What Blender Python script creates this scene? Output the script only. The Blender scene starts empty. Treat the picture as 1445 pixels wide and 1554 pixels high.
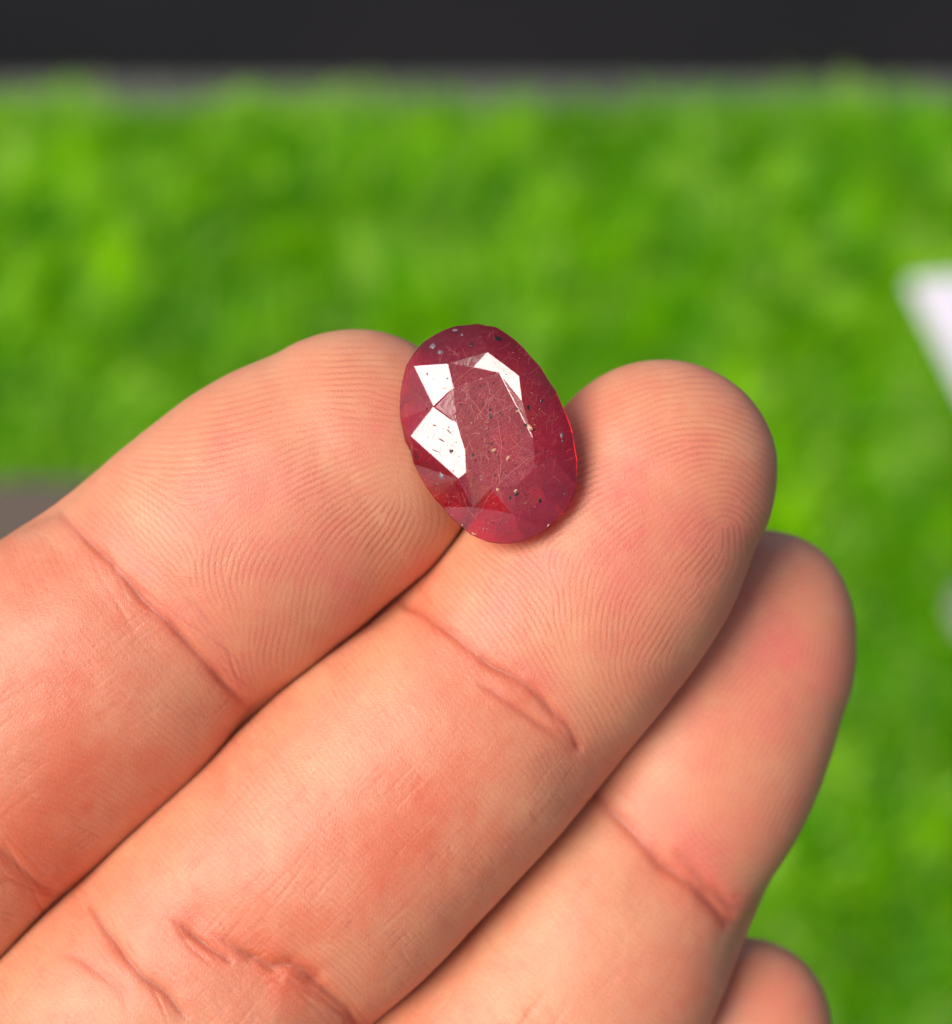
import bpy, math, random
import numpy as np
from mathutils import Vector, noise as mnoise
from mathutils.bvhtree import BVHTree

rng = np.random.default_rng(7)
random.seed(7)
scene = bpy.context.scene
COL = scene.collection

# ------------------------------------------------------------------ camera, sky, sun, exposure
PITCH = math.radians(45)
DIST = 130.0                      # mm, camera to the plane of the stone
PX = 0.0425                       # mm per photo pixel in that plane
RIGHT = np.array([1.0, 0, 0])
UP = np.array([0, math.sin(PITCH), math.cos(PITCH)])
BACK = np.array([0, -math.cos(PITCH), math.sin(PITCH)])
CAM = BACK * DIST / 1000

cam_data = bpy.data.cameras.new('camera')
cam = bpy.data.objects.new('camera', cam_data)
COL.objects.link(cam)
cam.location = CAM
cam.rotation_euler = (math.radians(90) - PITCH, 0, 0)
cam_data.sensor_fit = 'VERTICAL'
cam_data.sensor_height = 24
cam_data.lens = 24 * DIST / (1554 * PX)
cam_data.clip_start = 0.005
cam_data.clip_end = 60
cam_data.dof.use_dof = True
cam_data.dof.focus_distance = (DIST + 1.0) / 1000
cam_data.dof.aperture_fstop = cam_data.lens / 3.6
scene.camera = cam

SUN_TILT = math.radians(34)
su = np.array([-0.92, 0.39]); su /= np.linalg.norm(su)
SUN = math.cos(SUN_TILT) * BACK + math.sin(SUN_TILT) * (su[0] * RIGHT + su[1] * UP)
world = bpy.data.worlds.new('World'); scene.world = world; world.use_nodes = True
wn = world.node_tree
sky = wn.nodes.new('ShaderNodeTexSky'); sky.sky_type = 'NISHITA'; sky.sun_disc = False
sky.sun_elevation = math.asin(SUN[2]); sky.sun_rotation = math.atan2(SUN[0], SUN[1])
sky.dust_density = 2.5; sky.air_density = 1.0; sky.ozone_density = 1.0
bgn = wn.nodes['Background']; bgn.inputs['Strength'].default_value = 0.05
wn.links.new(sky.outputs[0], bgn.inputs['Color'])
sd = bpy.data.lights.new('sun', 'SUN'); sd.energy = 1.5; sd.angle = math.radians(33); sd.color = (1, 0.945, 0.87)
sun = bpy.data.objects.new('sun', sd); COL.objects.link(sun)
sun.rotation_euler = Vector(SUN).to_track_quat('Z', 'Y').to_euler()
scene.view_settings.view_transform = 'Standard'
scene.view_settings.look = 'None'
scene.view_settings.gamma = 1
scene.view_settings.exposure = 1.38
scene.render.engine = 'CYCLES'
scene.cycles.max_bounces = 14
scene.cycles.transmission_bounces = 10
scene.cycles.caustics_refractive = True
scene.cycles.sample_clamp_indirect = 6

# ------------------------------------------------------------------ helpers
def W(p):
    """hand millimetres (right, up, towards the viewer) -> world metres"""
    p = np.asarray(p, float)
    return (p[..., 0:1] * RIGHT + p[..., 1:2] * UP + p[..., 2:3] * BACK) / 1000

def MM(x, y, z):
    k = PX * (DIST - z) / DIST
    return np.array([(x - 722.5) * k, (777 - y) * k, z])

def to_px(p):
    k = DIST / (DIST - p[..., 2]) / PX
    return 722.5 + p[..., 0] * k, 777 - p[..., 1] * k

def add_mesh(name, verts, faces, mat=None, parent=None, smooth=False):
    me = bpy.data.meshes.new(name)
    me.from_pydata([tuple(v) for v in verts], [], [tuple(f) for f in faces])
    me.polygons.foreach_set('use_smooth', [smooth] * len(me.polygons))
    me.update()
    o = bpy.data.objects.new(name, me); COL.objects.link(o)
    if mat: me.materials.append(mat)
    if parent: o.parent = parent
    return o

def add_quads(name, verts, quads, mat, smooth=True, tris=None, parent=None):
    nt = 0 if tris is None else len(tris)
    me = bpy.data.meshes.new(name)
    me.vertices.add(len(verts)); me.vertices.foreach_set('co', np.ascontiguousarray(verts, dtype=np.float32).ravel())
    nq = len(quads)
    me.loops.add(nq * 4 + nt * 3)
    li = quads.ravel() if nt == 0 else np.concatenate([quads.ravel(), tris.ravel()])
    me.loops.foreach_set('vertex_index', li.astype(np.int32))
    me.polygons.add(nq + nt)
    st = np.arange(nq) * 4
    if nt: st = np.concatenate([st, nq * 4 + np.arange(nt) * 3])
    me.polygons.foreach_set('loop_start', st.astype(np.int32))
    me.polygons.foreach_set('use_smooth', np.full(nq + nt, smooth))
    me.update(calc_edges=True)
    me.validate()
    o = bpy.data.objects.new(name, me); COL.objects.link(o)
    me.materials.append(mat)
    if parent: o.parent = parent
    return o

def tag(o, label=None, cat=None, group=None, kind=None):
    if label: o['label'] = label
    if cat: o['category'] = cat
    if group: o['group'] = group
    if kind: o['kind'] = kind
    return o

def new_mat(name):
    m = bpy.data.materials.new(name); m.use_nodes = True
    nt = m.node_tree
    return m, nt, nt.nodes['Principled BSDF'], nt.nodes['Material Output']

def N(nt, kind, **kw):
    n = nt.nodes.new(kind)
    for k, v in kw.items():
        if k in n.inputs.keys() and not hasattr(n, k): n.inputs[k].default_value = v
        else: setattr(n, k, v)
    return n

def mixrgb(nt, fac, a, b, blend='MIX'):
    n = nt.nodes.new('ShaderNodeMix'); n.data_type = 'RGBA'; n.blend_type = blend
    for idx, v in ((0, fac), (6, a), (7, b)):
        if isinstance(v, (int, float)): n.inputs[idx].default_value = v
        elif isinstance(v, tuple): n.inputs[idx].default_value = v if len(v) == 4 else (*v, 1)
        else: nt.links.new(v, n.inputs[idx])
    return n.outputs[2]

def maprange(nt, v, a, b, c=0.0, d=1.0):
    n = nt.nodes.new('ShaderNodeMapRange')
    nt.links.new(v, n.inputs[0])
    for i, x in enumerate((a, b, c, d)): n.inputs[i + 1].default_value = x
    return n.outputs[0]

def math_node(nt, op, a, b=0.0):
    n = nt.nodes.new('ShaderNodeMath'); n.operation = op
    for i, v in enumerate((a, b)):
        if isinstance(v, (int, float)): n.inputs[i].default_value = v
        else: nt.links.new(v, n.inputs[i])
    return n.outputs[0]

def smooth(x, a, b):
    t = np.clip((x - a) / (b - a), 0, 1)
    return t * t * (3 - 2 * t)

# ------------------------------------------------------------------ the place: floor, table, grass mat, things on it
CAM_H = 0.45
ZM = CAM[2] - CAM_H               # height of the table top
def ground(x, y, z=ZM):
    d = (x - 722.5) * PX * RIGHT + (777 - y) * PX * UP - DIST * BACK
    t = (z - CAM[2]) / d[2]
    return CAM + d * t

def box(name, p0, p1, mat, parent=None, bevel=0.0, skew=None):
    x0, y0, z0 = p0; x1, y1, z1 = p1
    v = [(x0, y0, z0), (x1, y0, z0), (x1, y1, z0), (x0, y1, z0), (x0, y0, z1), (x1, y0, z1), (x1, y1, z1), (x0, y1, z1)]
    f = [(0, 3, 2, 1), (4, 5, 6, 7), (0, 1, 5, 4), (1, 2, 6, 5), (2, 3, 7, 6), (3, 0, 4, 7)]
    o = add_mesh(name, v, f, mat, parent)
    if bevel:
        b = o.modifiers.new('bevel', 'BEVEL'); b.width = bevel; b.segments = 3
    return o

m_floor, nt, b, _ = new_mat('dark_floor')
tc = N(nt, 'ShaderNodeTexCoord'); nz = N(nt, 'ShaderNodeTexNoise'); nz.inputs['Scale'].default_value = 1.6; nz.inputs['Detail'].default_value = 5
nt.links.new(tc.outputs['Object'], nz.inputs['Vector'])
nt.links.new(mixrgb(nt, nz.outputs[0], (0.001, 0.001, 0.001), (0.018, 0.0155, 0.0155)), b.inputs['Base Color'])
b.inputs['Roughness'].default_value = 0.85; b.inputs['Specular IOR Level'].default_value = 0.15

m_table, nt, b, _ = new_mat('grey_table')
tc = N(nt, 'ShaderNodeTexCoord'); nz = N(nt, 'ShaderNodeTexNoise'); nz.inputs['Scale'].default_value = 25; nz.inputs['Detail'].default_value = 6
nt.links.new(tc.outputs['Object'], nz.inputs['Vector'])
nt.links.new(mixrgb(nt, nz.outputs[0], (0.06, 0.06, 0.05), (0.125, 0.12, 0.10)), b.inputs['Base Color'])
b.inputs['Roughness'].default_value = 0.6

m_board, nt, b, _ = new_mat('brown_board')
tc = N(nt, 'ShaderNodeTexCoord'); mp = N(nt, 'ShaderNodeMapping'); mp.inputs['Scale'].default_value = (1, 12, 1)
nz = N(nt, 'ShaderNodeTexNoise'); nz.inputs['Scale'].default_value = 30; nz.inputs['Detail'].default_value = 6
nt.links.new(tc.outputs['Object'], mp.inputs[0]); nt.links.new(mp.outputs[0], nz.inputs['Vector'])
nt.links.new(mixrgb(nt, nz.outputs[0], (0.11, 0.081, 0.062), (0.135, 0.10, 0.078)), b.inputs['Base Color'])
b.inputs['Roughness'].default_value = 0.55; b.inputs['Specular IOR Level'].default_value = 0.2

m_paper, nt, b, _ = new_mat('lilac_paper')
tc = N(nt, 'ShaderNodeTexCoord'); nz = N(nt, 'ShaderNodeTexNoise'); nz.inputs['Scale'].default_value = 30
nt.links.new(tc.outputs['Object'], nz.inputs['Vector'])
nt.links.new(mixrgb(nt, nz.outputs[0], (0.66, 0.66, 0.72), (0.76, 0.64, 0.70)), b.inputs['Base Color'])
b.inputs['Roughness'].default_value = 0.7
m_edge, nt, b, _ = new_mat('paper_edge')
b.inputs['Base Color'].default_value = (0.25, 0.3, 0.26, 1)
m_peb, nt, b, _ = new_mat('pale_pebble')
tc = N(nt, 'ShaderNodeTexCoord'); nz = N(nt, 'ShaderNodeTexNoise'); nz.inputs['Scale'].default_value = 120
nt.links.new(tc.outputs['Object'], nz.inputs['Vector'])
nt.links.new(mixrgb(nt, nz.outputs[0], (0.14, 0.16, 0.10), (0.26, 0.27, 0.2)), b.inputs['Base Color'])

FAR = ground(722, 138, ZM + 0.013)[1]
floor_v = [(-20, -20, ZM - 0.74), (20, -20, ZM - 0.74), (20, 20, ZM - 0.74), (-20, 20, ZM - 0.74)]
tag(add_mesh('floor', floor_v, [(0, 1, 2, 3)], m_floor), kind='structure')

tab = bpy.data.objects.new('table', None); COL.objects.link(tab); tab.location = (0, 0, ZM - 0.74)
tag(tab, 'grey table under the green grass mat, its far rim just showing at the dark floor', 'table')
bt = box('tabletop', (-0.75, -0.30, 0.712), (0.75, FAR + 0.034, 0.738), m_table, tab, 0.003)
for sx in (-0.7, 0.7):
    for sy in (-0.25, FAR - 0.05):
        box('leg', (sx - 0.022, sy - 0.022, 0.0), (sx + 0.022, sy + 0.022, 0.7118), m_table, tab, 0.002)

# grass mat: backing sheet + many blades
m_back, nt, b, _ = new_mat('mat_backing')
b.inputs['Base Color'].default_value = (0.10, 0.34, 0.005, 1); b.inputs['Roughness'].default_value = 0.9
X0, X1, Y0, Y1 = -0.44, 0.44, -0.06, FAR
mat_root = bpy.data.objects.new('grass_mat', None); COL.objects.link(mat_root)
mat_root.location = (0, 0, ZM)
tag(mat_root, 'bright green artificial grass mat spread behind the hand', 'grass mat')
box('backing', (X0, Y0, -0.0018), (X1, Y1, 0.0012), m_back, mat_root)

m_grass, nt, b, out = new_mat('grass_blades')
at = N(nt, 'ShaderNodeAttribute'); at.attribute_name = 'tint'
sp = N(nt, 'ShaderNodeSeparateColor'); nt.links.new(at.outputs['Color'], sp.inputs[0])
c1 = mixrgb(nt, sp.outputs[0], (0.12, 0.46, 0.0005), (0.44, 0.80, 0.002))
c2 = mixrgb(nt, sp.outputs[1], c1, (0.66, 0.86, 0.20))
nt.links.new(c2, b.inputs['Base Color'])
b.inputs['Roughness'].default_value = 0.5
b.inputs['Specular IOR Level'].default_value = 0.12
tr = N(nt, 'ShaderNodeBsdfTranslucent'); nt.links.new(c2, tr.inputs[0])
ms = N(nt, 'ShaderNodeMixShader'); ms.inputs[0].default_value = 0.5
nt.links.new(b.outputs[0], ms.inputs[1]); nt.links.new(tr.outputs[0], ms.inputs[2]); nt.links.new(ms.outputs[0], out.inputs[0])

NB = 165000
bx = rng.uniform(X0, X1, NB); by = rng.uniform(Y0, Y1, NB)
by[:1200] = Y1 + np.abs(rng.normal(0, 0.004, 1200))
# the mat is made of tufts; clumps lean together
gx, gy = np.round(bx / 0.006) * 0.006, np.round(by / 0.006) * 0.006
bx = gx + (bx - gx) * 0.35; by = gy + (by - gy) * 0.35
def vnoise(x, y, s, seed):
    r = np.random.default_rng(seed); g = r.normal(size=(96, 96))
    u = x / s + 31.3; v = y / s + 17.7
    i = np.floor(u).astype(int); j = np.floor(v).astype(int); fu = u - i; fv = v - j
    fu = fu * fu * (3 - 2 * fu); fv = fv * fv * (3 - 2 * fv)
    a = g[i % 96, j % 96]; bb = g[(i + 1) % 96, j % 96]; c = g[i % 96, (j + 1) % 96]; d = g[(i + 1) % 96, (j + 1) % 96]
    return (a * (1 - fu) + bb * fu) * (1 - fv) + (c * (1 - fu) + d * fu) * fv
clump = 0.34 * vnoise(bx, by * 0.45, 0.013, 1) + 0.7 * vnoise(bx, by * 0.4, 0.0055, 2)
lean_x = 0.0040 * vnoise(bx, by, 0.018, 3) + rng.normal(0, 0.003, NB)
lean_y = -0.003 + 0.0045 * vnoise(bx, by, 0.018, 4) + rng.normal(0, 0.003, NB)
hh = 0.013 + 0.0010 * clump + rng.normal(0, 0.0016, NB)
wd = rng.uniform(0.0006, 0.0011, NB)
ang = rng.uniform(0, math.pi, NB); ca, sa = np.cos(ang), np.sin(ang)
V = np.zeros((NB, 5, 3))
for k, (t, ww) in enumerate(((0, 1), (0, -1), (0.55, -0.9), (0.55, 0.9), (1, 0))):
    V[:, k, 0] = bx + ca * wd * ww * 0.9 + lean_x * t * t * 1.6
    V[:, k, 1] = by + sa * wd * ww * 0.9 + lean_y * t * t * 1.6
    V[:, k, 2] = 0.001 + hh * t * (1 - 0.12 * t)
base = (np.arange(NB) * 5)[:, None]
quads = base + np.array([[0, 1, 2, 3]]); tris = base + np.array([[3, 2, 4]])
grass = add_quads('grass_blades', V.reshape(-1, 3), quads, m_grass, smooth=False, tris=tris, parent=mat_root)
grass['kind'] = 'stuff'
tint = np.clip(0.5 - 0.5 * bx + 0.12 * vnoise(bx, by, 0.09, 12) + 0.5 * clump + rng.normal(0, 0.2, NB), 0, 1)  # random tint, plus brighter light on the left painted into blade colour
pale = np.clip((rng.random(NB) < 0.20 + 0.24 * np.clip(vnoise(bx, by * 0.4, 0.008, 9), -1, 1.8)).astype(float) * rng.uniform(0.4, 1, NB), 0, 1)
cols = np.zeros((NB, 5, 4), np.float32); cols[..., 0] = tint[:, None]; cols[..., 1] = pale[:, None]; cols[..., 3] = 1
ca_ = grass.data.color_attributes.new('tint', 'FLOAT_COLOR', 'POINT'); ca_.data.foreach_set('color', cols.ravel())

ZT = ZM + 0.0145
# brown board at left
g1 = ground(-420, 727, ZT + 0.004); g2 = ground(330, 727, ZT + 0.004); g3 = ground(330, 1120, ZT + 0.004)
tag(box('flat_board', (g1[0], g3[1], ZT), (g2[0], g1[1], ZT + 0.004), m_board, None, 0.001),
    'plain grey brown board lying on the grass mat, left behind the index finger', 'board')
# pale folded paper at right
def slab(name, pts, z0, z1, mat):
    n = len(pts)
    v = [(p[0], p[1], z0) for p in pts] + [(p[0], p[1], z1) for p in pts]
    f = [tuple(range(n, 2 * n)), tuple(reversed(range(n)))] + [(i, (i + 1) % n, n + (i + 1) % n, n + i) for i in range(n)]
    return add_mesh(name, v, f, mat)
zc = ZT + 0.003
pp = [ground(1380, 424, zc), ground(1488, 640, zc), ground(1760, 610, zc), ground(1640, 400, zc)]
card = slab('folded_paper', pp, ZT, zc, m_paper)
bev = card.modifiers.new('bevel', 'BEVEL'); bev.width = 0.0008; bev.segments = 2
tag(card, 'pale lilac white folded paper lying on the grass at the right edge', 'paper')
# pebble at right edge
import bmesh
bm = bmesh.new(); bmesh.ops.create_icosphere(bm, subdivisions=4, radius=1)
for v in bm.verts:
    nn = mnoise.noise(v.co * 1.3) * 0.12
    v.co = v.co * (1 + nn); v.co.x *= 0.0085; v.co.y *= 0.0115; v.co.z *= 0.006
me = bpy.data.meshes.new('pebble'); bm.to_mesh(me); bm.free()
me.polygons.foreach_set('use_smooth', [True] * len(me.polygons)); me.materials.append(m_peb)
pb = bpy.data.objects.new('pebble', me); COL.objects.link(pb)
pb.location = ground(1486, 935, ZT + 0.004)
tag(pb, 'small pale grey pebble on the grass, cut off by the right edge', 'pebble')

# ------------------------------------------------------------------ skin relief maps
STEP = 1.5
def ridge_map(x0, y0, x1, y1, samples, period, seed, iters=7):
    nx, ny = int((x1 - x0) / STEP), int((y1 - y0) / STEP)
    xs = x0 + np.arange(nx) * STEP; ys = y0 + np.arange(ny) * STEP
    cx, cy = np.meshgrid(xs[::6], ys[::6])
    acc = np.zeros(cx.shape, complex)
    for sx, sy, a in samples:
        d2 = (cx - sx) ** 2 + (cy - sy) ** 2
        acc += np.exp(2j * math.radians(a)) / (d2 + 22.0 ** 2) ** 2
    acc /= np.abs(acc) + 1e-12
    # up-sample
    ix = np.clip(np.arange(nx) / 6, 0, cx.shape[1] - 1.001); iy = np.clip(np.arange(ny) / 6, 0, cx.shape[0] - 1.001)
    i0 = ix.astype(int); j0 = iy.astype(int); fx = (ix - i0)[None]; fy = (iy - j0)[:, None]
    g = lambda jj, ii: acc[np.ix_(jj, ii)]
    ori = (g(j0, i0) * (1 - fx) + g(j0, i0 + 1) * fx) * (1 - fy) + (g(j0 + 1, i0) * (1 - fx) + g(j0 + 1, i0 + 1) * fx) * fy
    th = np.angle(ori) / 2 % math.pi
    K = 16
    u = np.fft.rfftfreq(nx)[None]; v = np.fft.fftfreq(ny)[:, None]
    f0 = STEP / period
    filt = []
    for k in range(K):
        t = math.pi * k / K
        n_ = (math.sin(t), math.cos(t))          # normal to the ridge (image y down)
        s_r, s_t = 0.16 * f0, 0.20 * f0
        ff = 0
        for sg in (1, -1):
            du = u - sg * n_[0] * f0; dv = v - sg * n_[1] * f0
            ar = du * n_[0] + dv * n_[1]; at_ = -du * n_[1] + dv * n_[0]
            ff = ff + np.exp(-ar ** 2 / (2 * s_r ** 2) - at_ ** 2 / (2 * s_t ** 2))
        filt.append(ff)
    pos = th / math.pi * K
    r = np.random.default_rng(seed)
    f = r.normal(size=(ny, nx))
    for it in range(iters):
        F = np.fft.rfft2(f)
        new = np.zeros_like(f)
        for k in range(K):
            d = np.abs(((pos - k + K / 2) % K) - K / 2)
            w = np.clip(1 - d, 0, 1)
            new += w * np.fft.irfft2(F * filt[k], s=f.shape)
        f = np.tanh(1.6 * new / (new.std() + 1e-9))
    return dict(x0=x0, y0=y0, m=f)

def sample(mp, X, Y):
    m = mp['m']; ny, nx = m.shape
    u = np.clip((X - mp['x0']) / STEP, 0, nx - 1.001); v = np.clip((Y - mp['y0']) / STEP, 0, ny - 1.001)
    i = u.astype(int); j = v.astype(int); fu = u - i; fv = v - j
    return (m[j, i] * (1 - fu) + m[j, i + 1] * fu) * (1 - fv) + (m[j + 1, i] * (1 - fu) + m[j + 1, i + 1] * fu) * fv

def streak_map(x0, y0, x1, y1, ang, lw, ll, seed):
    """fine lines running at the given angle"""
    nx, ny = int((x1 - x0) / STEP), int((y1 - y0) / STEP)
    r = np.random.default_rng(seed); f = r.normal(size=(ny, nx))
    u = np.fft.rfftfreq(nx)[None]; v = np.fft.fftfreq(ny)[:, None]
    t = math.radians(ang); d = (math.cos(t), -math.sin(t)); n_ = (math.sin(t), math.cos(t))
    al = u * d[0] + v * d[1]; ac = u * n_[0] + v * n_[1]
    G = np.exp(-(al * ll / STEP * 2) ** 2 - (ac * lw / STEP * 2) ** 2)
    g = np.fft.irfft2(np.fft.rfft2(f) * G, s=f.shape)
    return dict(x0=x0, y0=y0, m=g / g.std())

OR_A = [(316,655,5),(247,666,-3),(233,705,-10),(283,716,3),(344,655,8),(399,611,8),(482,569,-2),(524,533,2),(372,708,20),
 (427,694,22),(482,749,27),(510,791,40),(399,791,38),(344,791,52),(316,860,85),(372,846,66),(427,846,60),(482,860,68),
 (233,749,-35),(261,777,-50),(275,805,-62),(219,791,-48),(205,846,-40),(178,777,-45),(266,749,-12),(300,760,10),
 (498,545,0),(573,555,-6),(598,605,-14),(548,630,-5),(473,679,10),(523,714,25),(573,729,28),(598,779,55),(622,749,-70),
 (650,770,-80),(640,700,-40),(610,690,-10),(623,804,60),(573,799,50),(548,854,60),(498,879,70),(523,929,62),(448,929,85),
 (399,979,82),(349,904,100),(319,929,-52),(249,854,-42),(214,869,-38),(330,980,-50),(380,1040,-60),
 (50,879,-72),(100,869,-62),(125,929,-52),(50,1028,-60),(180,1000,-50),(43,1185,-12),(129,1129,-20),(250,1100,-45),(0,1250,-10),(100,1300,-30),(200,1200,-35)]
OR_B = [(946,623,20),(988,576,15),(1057,609,-5),(1112,637,-22),(918,665,22),(1002,651,20),(1057,656,4),(905,734,25),
 (974,706,27),(1029,706,25),(1085,684,-4),(1126,695,-38),(974,775,38),(1057,748,38),(1099,728,8),(1135,745,-55),(891,784,30),
 (863,817,28),(946,817,43),(1029,789,47),(1085,775,35),(1107,775,-25),(1115,810,-82),(1057,831,52),(1002,859,52),(946,859,55),
 (891,859,65),(849,859,80),(863,900,95),(918,900,72),(974,914,62),(1057,886,52),(808,872,-38),(835,886,-52),(794,914,-45),
 (624,879,-52),(710,874,-42),(667,844,-50),(775,930,-50),(817,973,-60),(860,922,92),(925,952,95),(946,930,75),(989,922,60),
 (1032,909,50),(989,973,55),(860,1059,-55),(925,1080,-58),(1000,1040,-60),
 (500,1050,-60),(450,1120,-55),(600,1000,-55),(700,1150,-48),(600,1250,-45),(450,1300,-40),(300,1250,-50),(750,1300,-50),(300,1400,-40),(400,1450,-35),(150,1400,-60),(600,1450,-45)]
OR_C = [(1152,850,10),(1200,880,-10),(1250,930,-50),(1100,930,30),(1180,950,35),(1240,1000,80),(1090,1040,50),(1160,1060,52),
 (1230,1090,65),(1030,1130,-50),(995,1170,-48),(1090,1160,75),(1160,1180,60),(950,1290,-50),(1000,1400,-45),(850,1400,-45),(800,1554,-45),(1100,1330,-40)]

maps = {
    'A': ridge_map(-40, 470, 740, 1600, OR_A, 9.6, 11),
    'B': ridge_map(-40, 520, 1200, 1600, OR_B, 9.0, 12),
    'C': ridge_map(560, 780, 1320, 1600, OR_C, 8.6, 13),
}
lon = {'A': streak_map(-40, 470, 740, 1600, 38, 2.0, 45, 21), 'B': streak_map(-40, 520, 1200, 1600, 47, 2.0, 45, 22),
       'C': streak_map(560, 780, 1320, 1600, 55, 4, 60, 23)}
trn = {'A': streak_map(-40, 470, 740, 1600, -25, 2.2, 14, 31), 'B': streak_map(-40, 520, 1200, 1600, -48, 2.0, 12, 32),
       'C': streak_map(560, 780, 1320, 1600, -45, 3, 16, 33)}

# creases: (points, depth mm, half width mm, broad depth, broad width, redness)
CREASES = {
 'A': [([(85,772),(125,815),(164,852),(214,913),(259,953),(319,1018),(352,1054),(385,1085)], 0.30, 0.42, 0.75, 3.2, 0.8),
       ([(262,890),(300,925),(350,985)], 0.07, 0.25, 0, 1, 0.15),
       ([(-60,1235),(0,1292),(40,1330),(70,1352),(110,1368)], 0.18, 0.5, 0.35, 3.5, 0.25),
       ([(-60,1300),(-10,1340),(40,1345),(80,1352)], 0.12, 0.35, 0, 3.0, 0.3)],
 'B': [([(560,880),(600,905),(646,932),(689,965),(740,1007),(800,1040),(835,1075),(869,1108),(892,1155)], 0.22, 0.45, 0.75, 3.4, 0.85),
       ([(715,1030),(745,1048),(800,1088),(852,1125),(885,1158)], 0.14, 0.35, 0, 1, 0.6),
       ([(128,1340),(133,1373),(160,1415),(185,1450),(215,1485),(250,1510),(290,1560)], 0.36, 0.42, 0.35, 2.5, 0.35),
       ([(240,1380),(270,1405),(292,1425),(325,1450),(356,1468)], 0.28, 0.35, 0.1, 2.0, 0.35),
       ([(310,1410),(350,1440),(385,1462),(410,1475),(442,1472),(485,1505),(536,1545),(570,1600)], 0.34, 0.5, 0.6, 3.0, 0.5),
       ([(395,1462),(445,1474),(500,1505)], 0.25, 0.8, 0.3, 3.0, 0.5),
       ([(60,1440),(120,1455),(180,1500),(200,1554)], 0.15, 0.6, 0, 1, 0.2)],
 'C': [([(870,1175),(888,1197),(930,1235),(960,1262),(1005,1312),(1057,1346),(1103,1387),(1130,1420)], 0.30, 0.65, 0.9, 3.6, 0.9),
       ([(1010,1285),(1050,1310),(1080,1350),(1115,1375),(1140,1395)], 0.22, 0.6, 0, 1, 0.7)],
 'D': [],
}
BLOBS = {  # x, y, radius, redness (negative = paler, more yellow)
 'A': [(420,700,90,.5),(520,640,70,.3),(430,600,80,-.5),(300,700,60,-.4),(80,960,110,.55),(600,740,45,-.7),(330,860,60,.2),(210,760,60,-.5),(330,930,60,-.6),(60,870,60,.35),(500,850,90,.5),(420,950,60,.4),(500,540,60,-.35),(150,1150,140,.55),(330,1130,60,-.6),(270,960,60,.35),(60,1260,110,.7),(80,1440,60,-.5)],
 'B': [(1000,760,110,.75),(940,880,80,.55),(1040,600,70,-.35),(900,700,60,.1),(690,850,60,-.35),(790,990,60,.2),(560,1050,80,-.6),(640,1180,130,.4),(420,1180,90,-.45),(730,1030,60,.5),(880,1060,60,-.5),(570,1340,130,.45),(280,1300,90,-.3),(730,1180,70,.3),(680,1300,90,.35),(450,1330,90,.35),(1130,680,40,-.3),(620,1250,80,.3),(350,1380,80,.25),(160,1520,110,-.3),(400,1450,90,.35),(840,940,50,-.1),(1040,900,60,.2),(1070,930,50,-.3)],
 'C': [(1190,980,80,.7),(1150,1080,90,.45),(1060,1290,70,.8),(980,1180,70,-.1),(900,1300,100,-.7),(1200,1230,70,.4),(820,1480,140,-.7),(1050,1450,90,.1),(1200,880,60,-.2),(1000,1500,80,.3),(900,1180,50,-.6),(1150,1000,70,.3)],
 'D': [(1180,1500,80,.5)],
}

rw = random.Random(3)
for key_ in 'ABC':
    extra = []
    for pts, dep, wdt, bd, bw, rd in CREASES[key_]:
        if dep < 0.16: continue
        for q in range(7 if key_ != 'C' else 4):
            n_ = len(pts); i0_ = rw.randint(0, max(0, n_ - 3)); i1_ = min(n_ - 1, i0_ + rw.randint(2, 3))
            o1, o2 = rw.gauss(0, 20), rw.gauss(0, 20)
            sub = []
            for k_ in range(i0_, i1_ + 1):
                a_ = pts[max(k_ - 1, 0)]; b__ = pts[min(k_ + 1, n_ - 1)]; l_ = math.hypot(b__[0] - a_[0], b__[1] - a_[1])
                f_ = (k_ - i0_) / max(1, i1_ - i0_); of = o1 * (1 - f_) + o2 * f_ + rw.gauss(0, 3)
                sub.append((pts[k_][0] - (b__[1] - a_[1]) / l_ * of, pts[k_][1] + (b__[0] - a_[0]) / l_ * of))
            extra.append((sub, rw.uniform(0.03, 0.09), rw.uniform(0.08, 0.16), 0, 1, 0.25))
    CREASES[key_] += extra

def poly_dist(X, Y, pts):
    best = np.full(X.shape, 1e9); tbest = np.zeros(X.shape)
    n = len(pts) - 1
    for i in range(n):
        ax, ay = pts[i]; bx_, by_ = pts[i + 1]
        dx, dy = bx_ - ax, by_ - ay
        t = np.clip(((X - ax) * dx + (Y - ay) * dy) / (dx * dx + dy * dy), 0, 1)
        d = np.hypot(X - ax - t * dx, Y - ay - t * dy)
        m = d < best
        best = np.where(m, d, best); tbest = np.where(m, (i + t) / n, tbest)
    return best * PX, tbest

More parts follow.
